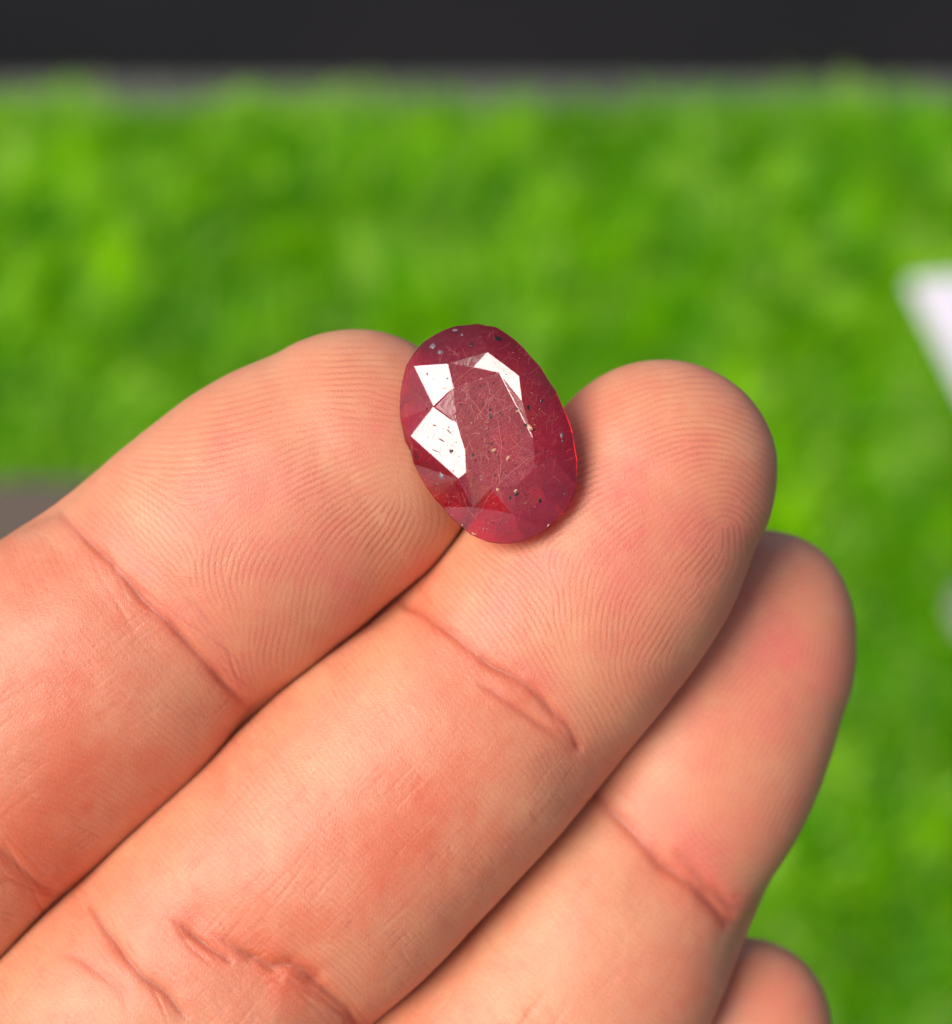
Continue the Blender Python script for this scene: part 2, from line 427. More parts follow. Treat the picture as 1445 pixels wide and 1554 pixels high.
def relief(key, X, Y, palm, pad, fz):
    """height (mm) and colour attributes for skin points seen from the palm side"""
    h = np.zeros(X.shape); red = np.zeros(X.shape); cr = np.zeros(X.shape)
    wob = 3.0 * np.sin(X * 0.09 + Y * 0.05) + 2.0 * np.sin(X * 0.21 - Y * 0.17)
    for pts, dep, wdt, bd, bw, rd in CREASES[key]:
        d, t = poly_dist(X + wob * 0.5, Y + wob * 0.5, pts)
        Lp = sum(math.hypot(pts[i + 1][0] - pts[i][0], pts[i + 1][1] - pts[i][1]) for i in range(len(pts) - 1))
        ends = smooth(t * Lp, 0, min(70, Lp * 0.45)) * smooth((1 - t) * Lp, 0, min(70 if dep < 0.2 else 22, Lp * 0.45))
        if key == 'A' and dep > 0.2: ends = 0.6 + 0.4 * ends
        var = 0.75 + 0.25 * np.sin(X * 0.05 + 1.3 * Y * 0.03)
        h -= dep * var * (0.5 * np.exp(-(d / wdt) ** 2) + 0.5 * np.exp(-(d / (0.45 * wdt)) ** 2)) * ends
        h += 0.14 * dep * np.exp(-((d - 2.4 * wdt) / (1.5 * wdt)) ** 2) * ends
        if bd: h -= bd * np.exp(-(d / bw) ** 2)
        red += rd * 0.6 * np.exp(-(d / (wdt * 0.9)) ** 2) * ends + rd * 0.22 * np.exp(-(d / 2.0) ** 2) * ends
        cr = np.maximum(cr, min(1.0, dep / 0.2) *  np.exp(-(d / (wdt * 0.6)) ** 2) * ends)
    for bx_, by_, r, a in BLOBS[key]:
        red += 0.58 * a * np.exp(-((X - bx_) ** 2 + (Y - by_) ** 2) / r ** 2)
    rid = np.zeros(X.shape)
    if key in maps:
        g = sample(maps[key], X, Y)
        amp = (pad * 0.9 + (1 - pad) * 0.42) * (0.5 if key == 'C' else 1.0)
        nzx = 0.75 + 0.35 * vnoise(X, Y, 60, 77)
        amp = amp * np.clip(nzx, 0.3, 1.2) * (1 - 0.7 * cr)
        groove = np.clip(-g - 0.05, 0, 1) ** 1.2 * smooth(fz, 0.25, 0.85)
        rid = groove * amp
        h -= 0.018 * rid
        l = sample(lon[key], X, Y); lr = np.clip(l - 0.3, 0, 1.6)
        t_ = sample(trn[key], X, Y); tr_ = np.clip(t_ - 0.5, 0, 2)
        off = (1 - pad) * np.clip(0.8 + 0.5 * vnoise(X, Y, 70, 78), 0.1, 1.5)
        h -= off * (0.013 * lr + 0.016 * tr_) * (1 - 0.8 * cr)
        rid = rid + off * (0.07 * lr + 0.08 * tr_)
    h += 0.025 * vnoise(X, Y, 60, 79) + 0.008 * vnoise(X, Y, 18, 80)
    red += 0.16 * vnoise(X, Y, 60, 81) + 0.09 * vnoise(X, Y, 20, 82) + 0.04 * vnoise(X, Y, 7, 83)
    return h * palm, rid * palm, red * palm, cr * palm

# ------------------------------------------------------------------ the hand
NP_, ND_ = 300, 60
NR = NP_ + ND_
# palm-side angle samples concentrated by arc length, back of the finger coarser
PHI = np.concatenate([np.linspace(0, math.pi, NP_, endpoint=False), math.pi + np.linspace(0, math.pi, ND_, endpoint=False)])

def catmull(P, n):
    P = np.array(P, float)
    Q = np.vstack([2 * P[0] - P[1], P, 2 * P[-1] - P[-2]])
    out = []
    for i in range(1, len(Q) - 2):
        t = np.linspace(0, 1, n, endpoint=False)[:, None]
        a, b_, c, d = Q[i - 1], Q[i], Q[i + 1], Q[i + 2]
        out.append(0.5 * (2 * b_ + (c - a) * t + (2 * a - 5 * b_ + 4 * c - d) * t ** 2 + (3 * b_ - a - 3 * c + d) * t ** 3))
    out.append(P[-1][None])
    return np.vstack(out)

def finger(key, st, tip, tipz, fine, coarse, ksec=2.12, tpal=0.86, tdor=0.72, ncap=150, grow=(0, 0), capq=0.92):
    """st: (x px, y px, half width px, z mm) from the root to where the tip starts rounding"""
    P = []
    for x, y, w, z in st:
        p = MM(x, y, z); P.append([p[0], p[1], z, w * PX * (DIST - z) / DIST])
    C = catmull(P, 60)
    seg = np.r_[0, np.cumsum(np.linalg.norm(np.diff(C[:, :3], axis=0), axis=1))]
    L = seg[-1]
    # ring spacing: coarse out of frame, fine in frame
    s = [0.0]
    while s[-1] < L - 1e-6:
        c = [np.interp(s[-1], seg, C[:, k]) for k in range(3)]
        x, y = to_px(np.array(c)); inside = (x > -260 and y < 1830)
        s.append(s[-1] + (fine if inside else coarse))
    s = np.array(s); s *= L / s[-1]
    Cs = np.stack([np.interp(s, seg, C[:, k]) for k in range(4)], 1)
    # gentle smoothing of the piecewise interpolation
    tipp = MM(*tip, tipz)
    end = Cs[-1]; capv = tipp - end[:3]; CL = np.linalg.norm(capv)
    a = np.linspace(0, math.pi / 2, ncap + 1)[1:-1]
    # axis of the cap blends from the incoming direction to the tip
    din = (Cs[-1, :3] - Cs[-4, :3]); din /= np.linalg.norm(din)
    sc = np.sin(a)[:, None]
    straight = end[:3] + din * CL * sc
    capc = straight + (tipp - (end[:3] + din * CL)) * sc ** 1.5
    capw = end[3] * np.cos(a) ** capq
    rings_c = np.vstack([Cs[:, :3], capc]); rings_w = np.r_[Cs[:, 3], capw]
    tcap = np.r_[np.ones(len(s)), np.cos(a) ** 0.80]
    ax = np.gradient(rings_c, axis=0); ax /= np.linalg.norm(ax, axis=1)[:, None]
    for _ in range(8): ax[1:-1] = (ax[:-2] + ax[1:-1] * 2 + ax[2:]) / 4
    r_ = np.stack([ax[:, 1], -ax[:, 0], np.zeros(len(ax))], 1); r_ /= np.linalg.norm(r_, axis=1)[:, None]
    nvec = np.cross(r_, ax)
    ss = np.r_[s, s[-1] + CL * np.sin(a)]
    gw = np.r_[np.ones(len(s)), np.cos(a)] * PX
    rings_c = rings_c + r_ * ((grow[1] - grow[0]) / 2 * gw)[:, None]
    rings_w = rings_w + (grow[0] + grow[1]) / 2 * gw
    wmax = np.r_[Cs[:, 3], np.full(len(a), end[3])]
    cph, sph = np.cos(PHI), np.sin(PHI)
    ex = 2 / ksec
    cx_ = np.sign(cph) * np.abs(cph) ** ex; sx_ = np.sign(sph) * np.abs(sph) ** ex
    T = np.where(sph > 0, tpal, tdor)
    pos = rings_c[:, None] + rings_w[:, None, None] * cx_[None, :, None] * r_[:, None] + \
        (wmax * tcap)[:, None, None] * (T * sx_)[None, :, None] * nvec[:, None]
    # redistribute points evenly along every ring's palm half
    for i in range(len(pos)):
        for lo, hi in ((0, NP_), (NP_, NR)):
            idx = np.arange(lo, hi + 1) % NR
            q = pos[i, idx]; d = np.r_[0, np.cumsum(np.linalg.norm(np.diff(q, axis=0), axis=1))]
            u = np.linspace(0, d[-1], len(idx))
            qq = np.stack([np.interp(u, d, q[:, k]) for k in range(3)], 1)
            pos[i, idx[1:-1]] = qq[1:-1]
    return dict(key=key, pos=pos, ss=ss, ax=ax, r=r_, n=nvec, cen=rings_c, tip=tipp, L=ss[-1], wmax=wmax)

def disp(F, pad_len):
    pos = F['pos']
    dS = np.gradient(pos, axis=0)
    dP = np.roll(pos, -1, 1) - np.roll(pos, 1, 1)
    nrm = np.cross(dS, dP)
    nrm /= np.linalg.norm(nrm, axis=2)[..., None] + 1e-12
    cen = F['cen'][:, None]
    sgn = np.sign((nrm * (pos - cen)).sum(2).mean()); nrm *= sgn
    X, Y = to_px(pos)
    fz = nrm[..., 2]
    palm = smooth(fz, -0.15, 0.25)
    key = F['key']
    # distance from the tip decides where the pad ends
    dtip = (F['L'] - F['ss'])[:, None] + 0 * X
    if key == 'A': padv = smooth((X - 214) * 0.72 - (Y - 913) * 0.69 + 0.0, -30, 60)
    elif key == 'B': padv = smooth((X - 740) * 0.72 - (Y - 1000) * 0.69, -10, 70)
    elif key == 'C': padv = smooth((X - 980) * 0.6 - (Y - 1290) * 0.75, -20, 60)
    else: padv = smooth(-dtip, -24, -18)
    inframe = smooth(X, -240, -60) * smooth(-Y, -1800, -1640)
    h, rid, red, cr = relief(key, X, Y, palm * (0.25 + 0.75 * inframe), padv, fz)
    edge = np.minimum(1, F['ss'] / 8.0)[:, None]
    h = h * edge
    # grooves on the tip ring must close
    F['pos'] = pos + nrm * h[..., None]
    F['rid'], F['red'], F['cr'], F['pad'] = rid, red, cr, padv + 0 * X

FA = finger('A', [(-560,1760,225,-11),(-330,1480,235,-10.5),(-140,1255,242,-10),(10,1110,242,-9.8),(157,993,233,-9.6),(245,917,222,-9.3),(332,843,217,-9),(430,765,213,-9),(527,704,198,-9)],
            (708, 622), -9.5, 0.115, 0.5, tpal=0.84, grow=(0, 8))
FB = finger('B', [(-240,2010,225,-10.5),(-20,1800,235,-10),(180,1610,236,-9.6),(340,1452,232,-9.4),(482,1318,230,-9.2),(612,1190,224,-9.2),(735,1075,212,-9),(838,960,202,-9),(930,845,194,-9),(994,738,176,-9)],
            (1082, 570), -9.8, 0.115, 0.5, tpal=0.84, grow=(7, 2))
FC = finger('C', [(80,2270,205,-11),(300,2070,210,-11.5),(520,1870,210,-12.5),(700,1700,205,-13),(850,1540,196,-13.4),(935,1420,187,-13.8),(1012,1272,172,-14.5),(1080,1145,170,-15.5),(1130,1020,160,-17)],
            (1188, 808), -18, 0.17, 0.6, ncap=90, grow=(24, 0))
FD = finger('D', [(390,2530,165,-14),(620,2290,168,-17),(800,2060,165,-19.5),(950,1850,158,-21),(1060,1680,150,-19.5),(1110,1590,143,-19.5)],
            (1176, 1432), -20, 0.35, 0.9, ncap=60)
FING = [FA, FB, FC, FD]
for F in FING: disp(F, 24)

# weld the finger roots into one web
KP, KD = 34, 8
Vs = []; Qs = []; Ts = []; ATT = []
offs = []; cnt = 0
for F in FING:
    n = F['pos'].shape[0]; offs.append(cnt); cnt += n * NR + 1
remap = np.arange(cnt)
def vid(fi, ring, j): return offs[fi] + ring * NR + (j % NR)
for fi in range(3):
    A_, B_ = FING[fi]['pos'], FING[fi + 1]['pos']
    for j in range(-KD, KP + 1):
        ja = j % NR; jb = NP_ - j
        for ring in range(0, 18):
            w = 0.5 * (1 - smooth(np.array(ring / 17.0), 0, 1))
            m_ = A_[ring, ja] * (1 - w) + B_[ring, jb] * w; m2 = B_[ring, jb] * (1 - w) + A_[ring, ja] * w
            if ring == 0: m_ = m2 = (A_[0, ja] + B_[0, jb]) / 2
            A_[ring, ja] = m_; B_[ring, jb] = m2
        remap[vid(fi + 1, 0, jb)] = vid(fi, 0, ja)
for fi, F in enumerate(FING):
    n = F['pos'].shape[0]
    Vs.append(F['pos'].reshape(-1, 3)); Vs.append(F['tip'][None] if False else F['pos'][-1].mean(0)[None])
    at_ = np.stack([F['rid'], F['red'], F['cr'], F['pad']], 2).reshape(-1, 4); ATT.append(at_); ATT.append(np.array([[0, 0, 0, 0]]))
    i = np.arange(n - 1)[:, None]; j = np.arange(NR)[None]; j1 = (j + 1) % NR
    q = np.stack([i * NR + j, (i + 1) * NR + j, (i + 1) * NR + j1, i * NR + j1], 2).reshape(-1, 4) + offs[fi]
    Qs.append(q)
    jj = np.arange(NR); ap = offs[fi] + n * NR
    Ts.append(np.stack([offs[fi] + (n - 1) * NR + jj, np.full(NR, ap), offs[fi] + (n - 1) * NR + (jj + 1) % NR], 1))
V = np.vstack(Vs); ATT = np.vstack(ATT)
# palm perimeter
loop = []
for fi in range(4):
    start = NP_ if fi == 0 else NP_ - KP
    stop = KP if fi < 3 else 0
    rg = list(range(start, stop - 1, -1))
    if fi > 0: rg = rg[1:]
    loop += [vid(fi, 0, j) for j in rg]
mid_index = len(loop) - 1
for fi in (3, 2, 1, 0):
    hi = NR - 1 if fi == 3 else NR - KD
    lo = NP_ + KD if fi > 0 else NP_ + 1
    rg = list(range(hi, lo - 1, -1))
    if fi > 0: rg = rg[:-1]          # last one is shared with the next finger
    loop += [vid(fi, 0, j) for j in rg]
loop = remap[np.array(loop)]
P0 = V[loop]
c0 = P0.mean(0)
adir = (FA['ax'][0] + FB['ax'][0] + FC['ax'][0]) / 3; adir /= np.linalg.norm(adir)
acr = V[vid(3, 0, 0)] - V[vid(0, 0, NP_)]; acr -= adir * acr.dot(adir); acr /= np.linalg.norm(acr)
nup = np.cross(acr, adir)
if nup[2] < 0: nup = -nup
d = np.r_[0, np.cumsum(np.linalg.norm(np.diff(P0, axis=0), axis=1))]
fr = np.where(np.arange(len(P0)) <= mid_index, 0.5 * d / d[mid_index], 0.5 + 0.5 * (d - d[mid_index]) / (d[-1] + 0.3 - d[mid_index]))
th = math.pi - 2 * math.pi * fr
rings = [P0]; M = len(P0)
NS = 44
LEN = 215.0
for k in range(1, NS + 1):
    t = k / NS; dist_ = LEN * t ** 1.25
    hw = np.interp(dist_, [0, 30, 70, 100, 130, 215], [40, 42, 39, 30, 28, 33])
    ht = np.interp(dist_, [0, 30, 70, 100, 130, 215], [11, 15, 17, 16.5, 18, 24])
    e = 2 / 2.4
    c = c0 - adir * dist_ + acr * np.interp(dist_, [0, 60, 215], [0, -3, -8]) - nup * np.interp(dist_, [0, 100, 215], [0, 4, 6])
    cc, sn = np.cos(th), np.sin(th)
    tgt = c + hw * (np.sign(cc) * np.abs(cc) ** e)[:, None] * acr + ht * (np.sign(sn) * np.abs(sn) ** e)[:, None] * nup
    src = P0 - adir * dist_
    w = smooth(np.array(dist_), 0, 26)
    rr = src * (1 - w) + tgt * w
    # palm hollow and thumb mound
    u = ((rr - c) @ acr); vv = (rr - c) @ nup
    up_ = smooth(vv, 0, 8)
    rr = rr + nup * (up_ * (-4.0 * np.exp(-((u - 4) / 16) ** 2 - ((dist_ - 55) / 26) ** 2) + 7.0 * np.exp(-((u + 20) / 14) ** 2 - ((dist_ - 72) / 22) ** 2) + 4 * np.exp(-((u - 26) / 11) ** 2 - ((dist_ - 70) / 28) ** 2)))[:, None]
    rings.append(rr)
pb_ = len(V)
ids = [loop] + [pb_ + (k - 1) * M + np.arange(M) for k in range(1, NS + 1)]
V = np.vstack([V] + rings[1:] + [rings[-1].mean(0)[None] - adir * 4])
ATT = np.vstack([ATT, np.zeros((NS * M + 1, 4))])
apex = len(V) - 1
# the thumb leaves the palm's outer side near its root: open a patch there and loft out of it
HB = 150; S0, S1 = 15, 24
lr = [(-HB_ % M) for HB_ in ()]
cols_ = [(q % M) for q in range(-34, HB)]
patch = set()
for k in range(NS):
    Aid, Bid = ids[k], ids[k + 1]
    jx = np.arange(M)
    quad = np.stack([Aid, Bid, np.roll(Bid, -1), np.roll(Aid, -1)], 1)
    if S0 <= k < S1:
        keep = np.ones(M, bool); keep[[c_ for c_ in cols_[:-1]]] = False
        quad = quad[keep]
    Qs.append(quad)
Ts.append(np.stack([ids[-1], np.full(M, apex), np.roll(ids[-1], -1)], 1))
bl = [ids[S0][c_] for c_ in cols_] + [ids[k][cols_[-1]] for k in range(S0 + 1, S1)] + [ids[S1][c_] for c_ in reversed(cols_)] + [ids[k][cols_[0]] for k in range(S1 - 1, S0, -1)]
bl = np.array(bl); B0 = V[bl]; bc = B0.mean(0)
tdir = -acr * 0.62 + adir * 0.62 + nup * 0.30; tdir /= np.linalg.norm(tdir)
nb0 = -acr
e1 = adir - nb0 * adir.dot(nb0); e1 /= np.linalg.norm(e1); e2 = np.cross(nb0, e1)
beta = np.unwrap(np.arctan2((B0 - bc) @ e2, (B0 - bc) @ e1))
prev = bl; pts_all = []
path_d = np.concatenate([np.linspace(2.5, 50, 20), 50 + 9 * np.sin(np.linspace(0.1, 1.5, 12))])
rad = np.concatenate([np.interp(np.linspace(2.5, 50, 20), [0, 12, 25, 34, 44, 50], [15, 12, 10.5, 11, 11.3, 10.2]), 10.2 * np.cos(np.linspace(0.1, 1.5, 12)) ** 0.9])
sgn_area = np.sign(beta[-1] - beta[0])
for k in range(len(path_d)):
    dd = path_d[k]; w = float(smooth(np.array(dd), 0, 16))
    dirn = nb0 * (1 - w) + tdir * w; dirn /= np.linalg.norm(dirn)
    c = bc + nb0 * min(dd, 8) * 0.7 + tdir * max(dd - 3, 0)
    f1 = e1 - dirn * e1.dot(dirn); f1 /= np.linalg.norm(f1); f2 = np.cross(dirn, f1)
    tgt = c + rad[k] * (np.cos(beta)[:, None] * f1 + 0.85 * np.sin(beta)[:, None] * f2)
    src = B0 + nb0 * dd
    rr = src * (1 - w) + tgt * w
    idn = len(V) + np.arange(len(bl))
    V = np.vstack([V, rr]); ATT = np.vstack([ATT, np.zeros((len(bl), 4))])
    q = np.stack([prev, np.roll(prev, -1), np.roll(idn, -1), idn], 1)
    if sgn_area < 0: q = q[:, ::-1]
    Qs.append(q); prev = idn
V = np.vstack([V, V[prev].mean(0)[None]]); ATT = np.vstack([ATT, np.zeros((1, 4))])
tt = np.stack([prev, np.roll(prev, -1), np.full(len(prev), len(V) - 1)], 1)
if sgn_area < 0: tt = tt[:, ::-1]
Ts.append(tt)
Q = remap_all = np.vstack(Qs); T_ = np.vstack(Ts)
rm = np.arange(len(V)); rm[:cnt] = remap
Q = rm[Q]; T_ = rm[T_]
used = np.zeros(len(V), bool); used[Q.ravel()] = True; used[T_.ravel()] = True
newi = np.cumsum(used) - 1
Q = newi[Q]; T_ = newi[T_]; V = V[used]; ATT = ATT[used]

# ---- skin material
m_skin, nt, b, out = new_mat('skin')
at = N(nt, 'ShaderNodeAttribute'); at.attribute_name = 'skin_map'
sp = N(nt, 'ShaderNodeSeparateColor'); nt.links.new(at.outputs['Color'], sp.inputs[0])
tc = N(nt, 'ShaderNodeTexCoord')
n1 = N(nt, 'ShaderNodeTexNoise'); n1.inputs['Scale'].default_value = 420; n1.inputs['Detail'].default_value = 4
n2 = N(nt, 'ShaderNodeTexNoise'); n2.inputs['Scale'].default_value = 5200; n2.inputs['Detail'].default_value = 3
vo = N(nt, 'ShaderNodeTexVoronoi'); vo.inputs['Scale'].default_value = 4200; vo.feature = 'DISTANCE_TO_EDGE'
for n_ in (n1, n2, vo): nt.links.new(tc.outputs['Object'], n_.inputs['Vector'])
redv = math_node(nt, 'ADD', sp.outputs[1], maprange(nt, n1.outputs[0], 0.35, 0.65, -0.05, 0.05))
pale_c = (0.66, 0.315, 0.168); mid_c = (0.65, 0.240, 0.132); red_c = (0.62, 0.140, 0.066)
cA = mixrgb(nt, maprange(nt, redv, -0.1, 0.5, 0, 1), pale_c, mid_c)      # attribute stores (red+0.5)
cR = mixrgb(nt, at.outputs['Alpha'], red_c, (0.66, 0.165, 0.118))
cB = mixrgb(nt, maprange(nt, redv, 0.50, 1.15, 0, 1), cA, cR)
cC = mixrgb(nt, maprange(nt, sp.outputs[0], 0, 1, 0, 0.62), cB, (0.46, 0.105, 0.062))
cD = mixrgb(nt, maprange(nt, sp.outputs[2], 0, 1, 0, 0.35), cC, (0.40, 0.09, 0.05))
cE = mixrgb(nt, maprange(nt, n2.outputs[0], 0.3, 0.7, 0, 0.10), cD, (0.85, 0.5, 0.34))
nt.links.new(cE, b.inputs['Base Color'])
b.inputs['Roughness'].default_value = 0.48
b.inputs['Specular IOR Level'].default_value = 0.45
b.inputs['Subsurface Weight'].default_value = 0.9
b.inputs['Subsurface Radius'].default_value = (1.0, 0.30, 0.16)
b.inputs['Subsurface Scale'].default_value = 0.0017
bp = N(nt, 'ShaderNodeBump'); bp.inputs['Distance'].default_value = 0.00002; bp.inputs['Strength'].default_value = 0.55
vh = maprange(nt, vo.outputs['Distance'], 0, 0.25, 0, 1)
hsum = math_node(nt, 'ADD', vh, n2.outputs[0])
nt.links.new(hsum, bp.inputs['Height']); nt.links.new(bp.outputs[0], b.inputs['Normal'])

hand = add_quads('hand', W(V), Q, m_skin, True, T_)
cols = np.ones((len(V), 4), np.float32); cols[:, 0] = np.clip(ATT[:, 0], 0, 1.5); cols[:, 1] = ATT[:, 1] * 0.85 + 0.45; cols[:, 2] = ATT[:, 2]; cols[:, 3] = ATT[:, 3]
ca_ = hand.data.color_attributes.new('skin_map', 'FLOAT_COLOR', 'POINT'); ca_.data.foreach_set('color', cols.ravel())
tag(hand, 'open left hand, palm up, index and middle fingertips holding up the red gemstone', 'hand')

# ------------------------------------------------------------------ the ruby
GZ = -1.85
def gp(cx, cy, dz=0.0):
    """crop point of the stone -> mm; dz above the girdle plane (the plane itself leans to the left)"""
    x = 560 + cx / 3.5306; y = 450 + cy / 3.5306
    lx = (x - 741) * PX; ly = (660 - y) * PX
    z = GZ + 0.085 * lx - 0.06 * ly + dz
    p = MM(x, y, z); return p
outline = [(165,600),(170,520),(178,450),(203,370),(240,300),(290,248),(350,205),(405,178),(460,160),(520,151),(580,149),(632,153),(680,165),(732,193),(780,230),(827,274),(870,320),(918,380),(960,440),(1003,512),(1040,590),(1068,660),(1090,730),(1104,805),(1113,880),(1115,945),(1112,1010),(1100,1058),(1080,1100),(1045,1155),(1000,1200),(952,1243),(900,1280),(828,1308),(750,1325),(695,1323),(640,1315),(588,1297),(540,1270),(488,1228),(440,1180),(394,1132),(350,1080),(308,1022),(270,960),(243,897),(220,830),(196,775),(180,720),(170,660)]
G = []
for i, (x, y) in enumerate(outline):
    j = 3.0 * math.sin(i * 2.7) ; ccx, ccy = 640, 740
    l = math.hypot(x - ccx, y - ccy)
    G.append((x + (x - ccx) / l * j, y + (y - ccy) / l * j))
tabl = [(452,490),(560,380),(700,410),(822,560),(880,760),(890,920),(800,1010),(655,1030),(520,945),(512,820),(470,680)]
Hc = 1.35
mids = [((345,590), 1.09), ((422,358), 1.08), ((637,297), 1.127), ((806,425), 1.50), ((985,610), 0.55), ((975,852), 0.85), ((950,1090), 0.45), ((770,1165), 0.72), ((560,1130), 0.60), ((480,978), 1.30), ((222,748), 0.715), ((238,370), 0.60)]
gv = []; 
NG = len(G)
for x, y in G: gv.append(gp(x, y, 0.10))                 # upper girdle  0..NG-1
for x, y in G: gv.append(gp(x, y, -0.18))                # lower girdle
ti = len(gv)
for q_, (x, y) in enumerate(tabl): gv.append(gp(x, y, {1: 1.12, 3: 1.50}.get(q_, Hc)))
mi = len(gv)
for (x, y), h in mids: gv.append(gp(x, y, h))
sx_i = len(gv); gv.append(gp(353, 592, 1.31))
t = lambda i: ti + i % len(tabl)
m = lambda i: mi + i
faces = [tuple(t(i) for i in range(len(tabl)) if i not in (1, 3))[::-1], (t(0), t(1), t(2)), (t(2), t(3), t(4))]
F_ = faces.append
# hand-cut crown facets round the table
F_((m(0), m(11), m(1), t(0)))                # bright kite
F_((sx_i, t(0), t(10)))                      # copper star
F_((m(0), t(0), sx_i)); F_((m(0), sx_i, t(10)))
F_((t(0), m(1), t(1)))
F_((m(0), t(10), t(9))); F_((m(0), t(9), t(8), m(9))); F_((m(0), m(9), m(10)))
F_((t(1), m(2), t(2)))
F_((m(1), m(2), t(1)))
F_((t(2), m(3), t(3))); F_((m(2), m(3), t(2)))
F_((t(3), m(4), t(4))); F_((m(3), m(4), t(3)))
F_((t(4), m(5), t(5))); F_((m(4), m(5), t(4)))
F_((t(5), m(6), t(6))); F_((m(5), m(6), t(5)))
F_((t(6), m(7), t(7))); F_((m(6), m(7), t(6)))
F_((t(7), m(8), t(8))); F_((m(7), m(8), t(7)))
F_((t(8), m(8), m(9)))
# annulus between girdle and the outer loop of crown points
outer = [1, 2, 3, 4, 5, 6, 7, 8, 9, 10, 0, 11]
loopm = [m(i) for i in outer]
def nearest_g(v):
    q = gv[v]; return min(range(NG), key=lambda i: (gv[i][0] - q[0]) ** 2 + (gv[i][1] - q[1]) ** 2)
# m0 is inside: the loop goes m10 -> m0 -> m11 with m0 facing the left rim
ng = [nearest_g(v) for v in loopm]
ng[outer.index(0)] = 0
def arc(a, b_):
    r = [a]
    while r[-1] != b_ and len(r) < NG + 1: r.append((r[-1] + 1) % NG)
    return r
for k in range(len(loopm)):
    va, vb = loopm[k], loopm[(k + 1) % len(loopm)]
    a, b_ = ng[k], ng[(k + 1) % len(loopm)]
    # outline runs the same way round as the loop (clockwise in the picture)
    fwd = (b_ - a) % NG
    r = arc(a, b_) if fwd <= NG // 2 else arc(b_, a)[::-1]
    half = len(r) // 2
    for q in range(half): F_((va, r[q], r[q + 1]))
    F_((va, r[half], vb))
    for q in range(half, len(r) - 1): F_((vb, r[q], r[q + 1]))
# girdle band and pavilion
for i in range(NG):
    j = (i + 1) % NG
    F_((i, NG + i, NG + j, j))
pav = []
for ringk, (sc_, dz) in enumerate(((0.70, -1.25), (0.36, -2.25))):
    base_ = len(gv); K_ = 12
    for q in range(K_):
        idx = (q * NG) // K_ + (2 if ringk else 0)
        x, y = G[idx % NG]
        gv.append(gp(640 + (x - 640) * sc_, 740 + (y - 740) * sc_, dz))
    pav.append(base_)
cu = len(gv); gv.append(gp(640, 740, -2.75))
K_ = 12
for i in range(NG):
    a = pav[0] + min(K_ - 1, int(round(i * K_ / NG))) % K_ if round(i * K_ / NG) < K_ else pav[0]
    b_ = pav[0] + (int(round((i + 1) * K_ / NG)) % K_)
    if a == b_: F_((NG + i, NG + (i + 1) % NG, a))
    else: F_((NG + i, NG + (i + 1) % NG, b_, a))
for q in range(K_):
    a, b_ = pav[0] + q, pav[0] + (q + 1) % K_; c, d_ = pav[1] + q, pav[1] + (q + 1) % K_
    F_((a, b_, c)); F_((b_, d_, c)); F_((c, d_, cu))

gem_root = bpy.data.objects.new('ruby', None); COL.objects.link(gem_root)
gem_root.location = W(np.array(gp(640, 740, -2.75)))
gc = np.array(gem_root.location)
tag(gem_root, 'faceted oval red ruby with dark specks, resting between the index and middle fingertips', 'gemstone')

m_gem, nt, b, out = new_mat('ruby_stone')
tc = N(nt, 'ShaderNodeTexCoord'); OC = tc.outputs['Object']
def noise_tex(scale, detail=4, rough=0.6, dist=0.0):
    n_ = N(nt, 'ShaderNodeTexNoise'); n_.inputs['Scale'].default_value = scale; n_.inputs['Detail'].default_value = detail
    n_.inputs['Roughness'].default_value = rough; n_.inputs['Distortion'].default_value = dist
    nt.links.new(OC, n_.inputs['Vector']); return n_.outputs[0]
at = N(nt, 'ShaderNodeAttribute'); at.attribute_name = 'zone'
sp = N(nt, 'ShaderNodeSeparateColor'); nt.links.new(at.outputs['Color'], sp.inputs[0])
cloud = noise_tex(380, 6, 0.65, 0.6)
fine_ = noise_tex(2600, 5, 0.7, 1.0)
grain = noise_tex(6500, 4, 0.75, 2.5)
blotch = noise_tex(900, 5, 0.7, 1.5)
c1 = mixrgb(nt, maprange(nt, cloud, 0.38, 0.62), (0.16, 0.001, 0.058), (0.36, 0.002, 0.085))
c1 = mixrgb(nt, sp.outputs[0], c1, (0.42, 0.040, 0.018))
c1 = mixrgb(nt, sp.outputs[1], c1, (0.26, 0.015, 0.09))
c2 = mixrgb(nt, maprange(nt, fine_, 0.50, 0.68, 0, 0.55), c1, (0.66, 0.11, 0.10))
c2 = mixrgb(nt, maprange(nt, grain, 0.53, 0.62, 0, 0.7), c2, (0.78, 0.22, 0.14))
c2 = mixrgb(nt, maprange(nt, blotch, 0.58, 0.70, 0, 0.65), c2, (0.08, 0.004, 0.02))
nt.links.new(c2, b.inputs['Base Color'])
b.inputs['IOR'].default_value = 1.66
b.inputs['Roughness'].default_value = 0.06
b.inputs['Subsurface Weight'].default_value = 0.9
b.inputs['Subsurface Radius'].default_value = (1.0, 0.12, 0.2)
b.inputs['Subsurface Scale'].default_value = 0.0016
b.inputs['Specular IOR Level'].default_value = 0.0
b2 = N(nt, 'ShaderNodeBsdfRefraction'); b2.inputs['Color'].default_value = (0.85, 0.02, 0.06, 1)
b2.inputs['IOR'].default_value = 1.77; b2.inputs['Roughness'].default_value = 0.35
sc1 = N(nt, 'ShaderNodeTexVoronoi'); sc1.feature = 'DISTANCE_TO_EDGE'; sc1.inputs['Scale'].default_value = 900
mpn = N(nt, 'ShaderNodeMapping'); mpn.inputs['Scale'].default_value = (1, 0.55, 0.6); mpn.inputs['Rotation'].default_value = (0.4, 0.2, 0.9)
nt.links.new(OC, mpn.inputs[0]); nt.links.new(mpn.outputs[0], sc1.inputs['Vector'])
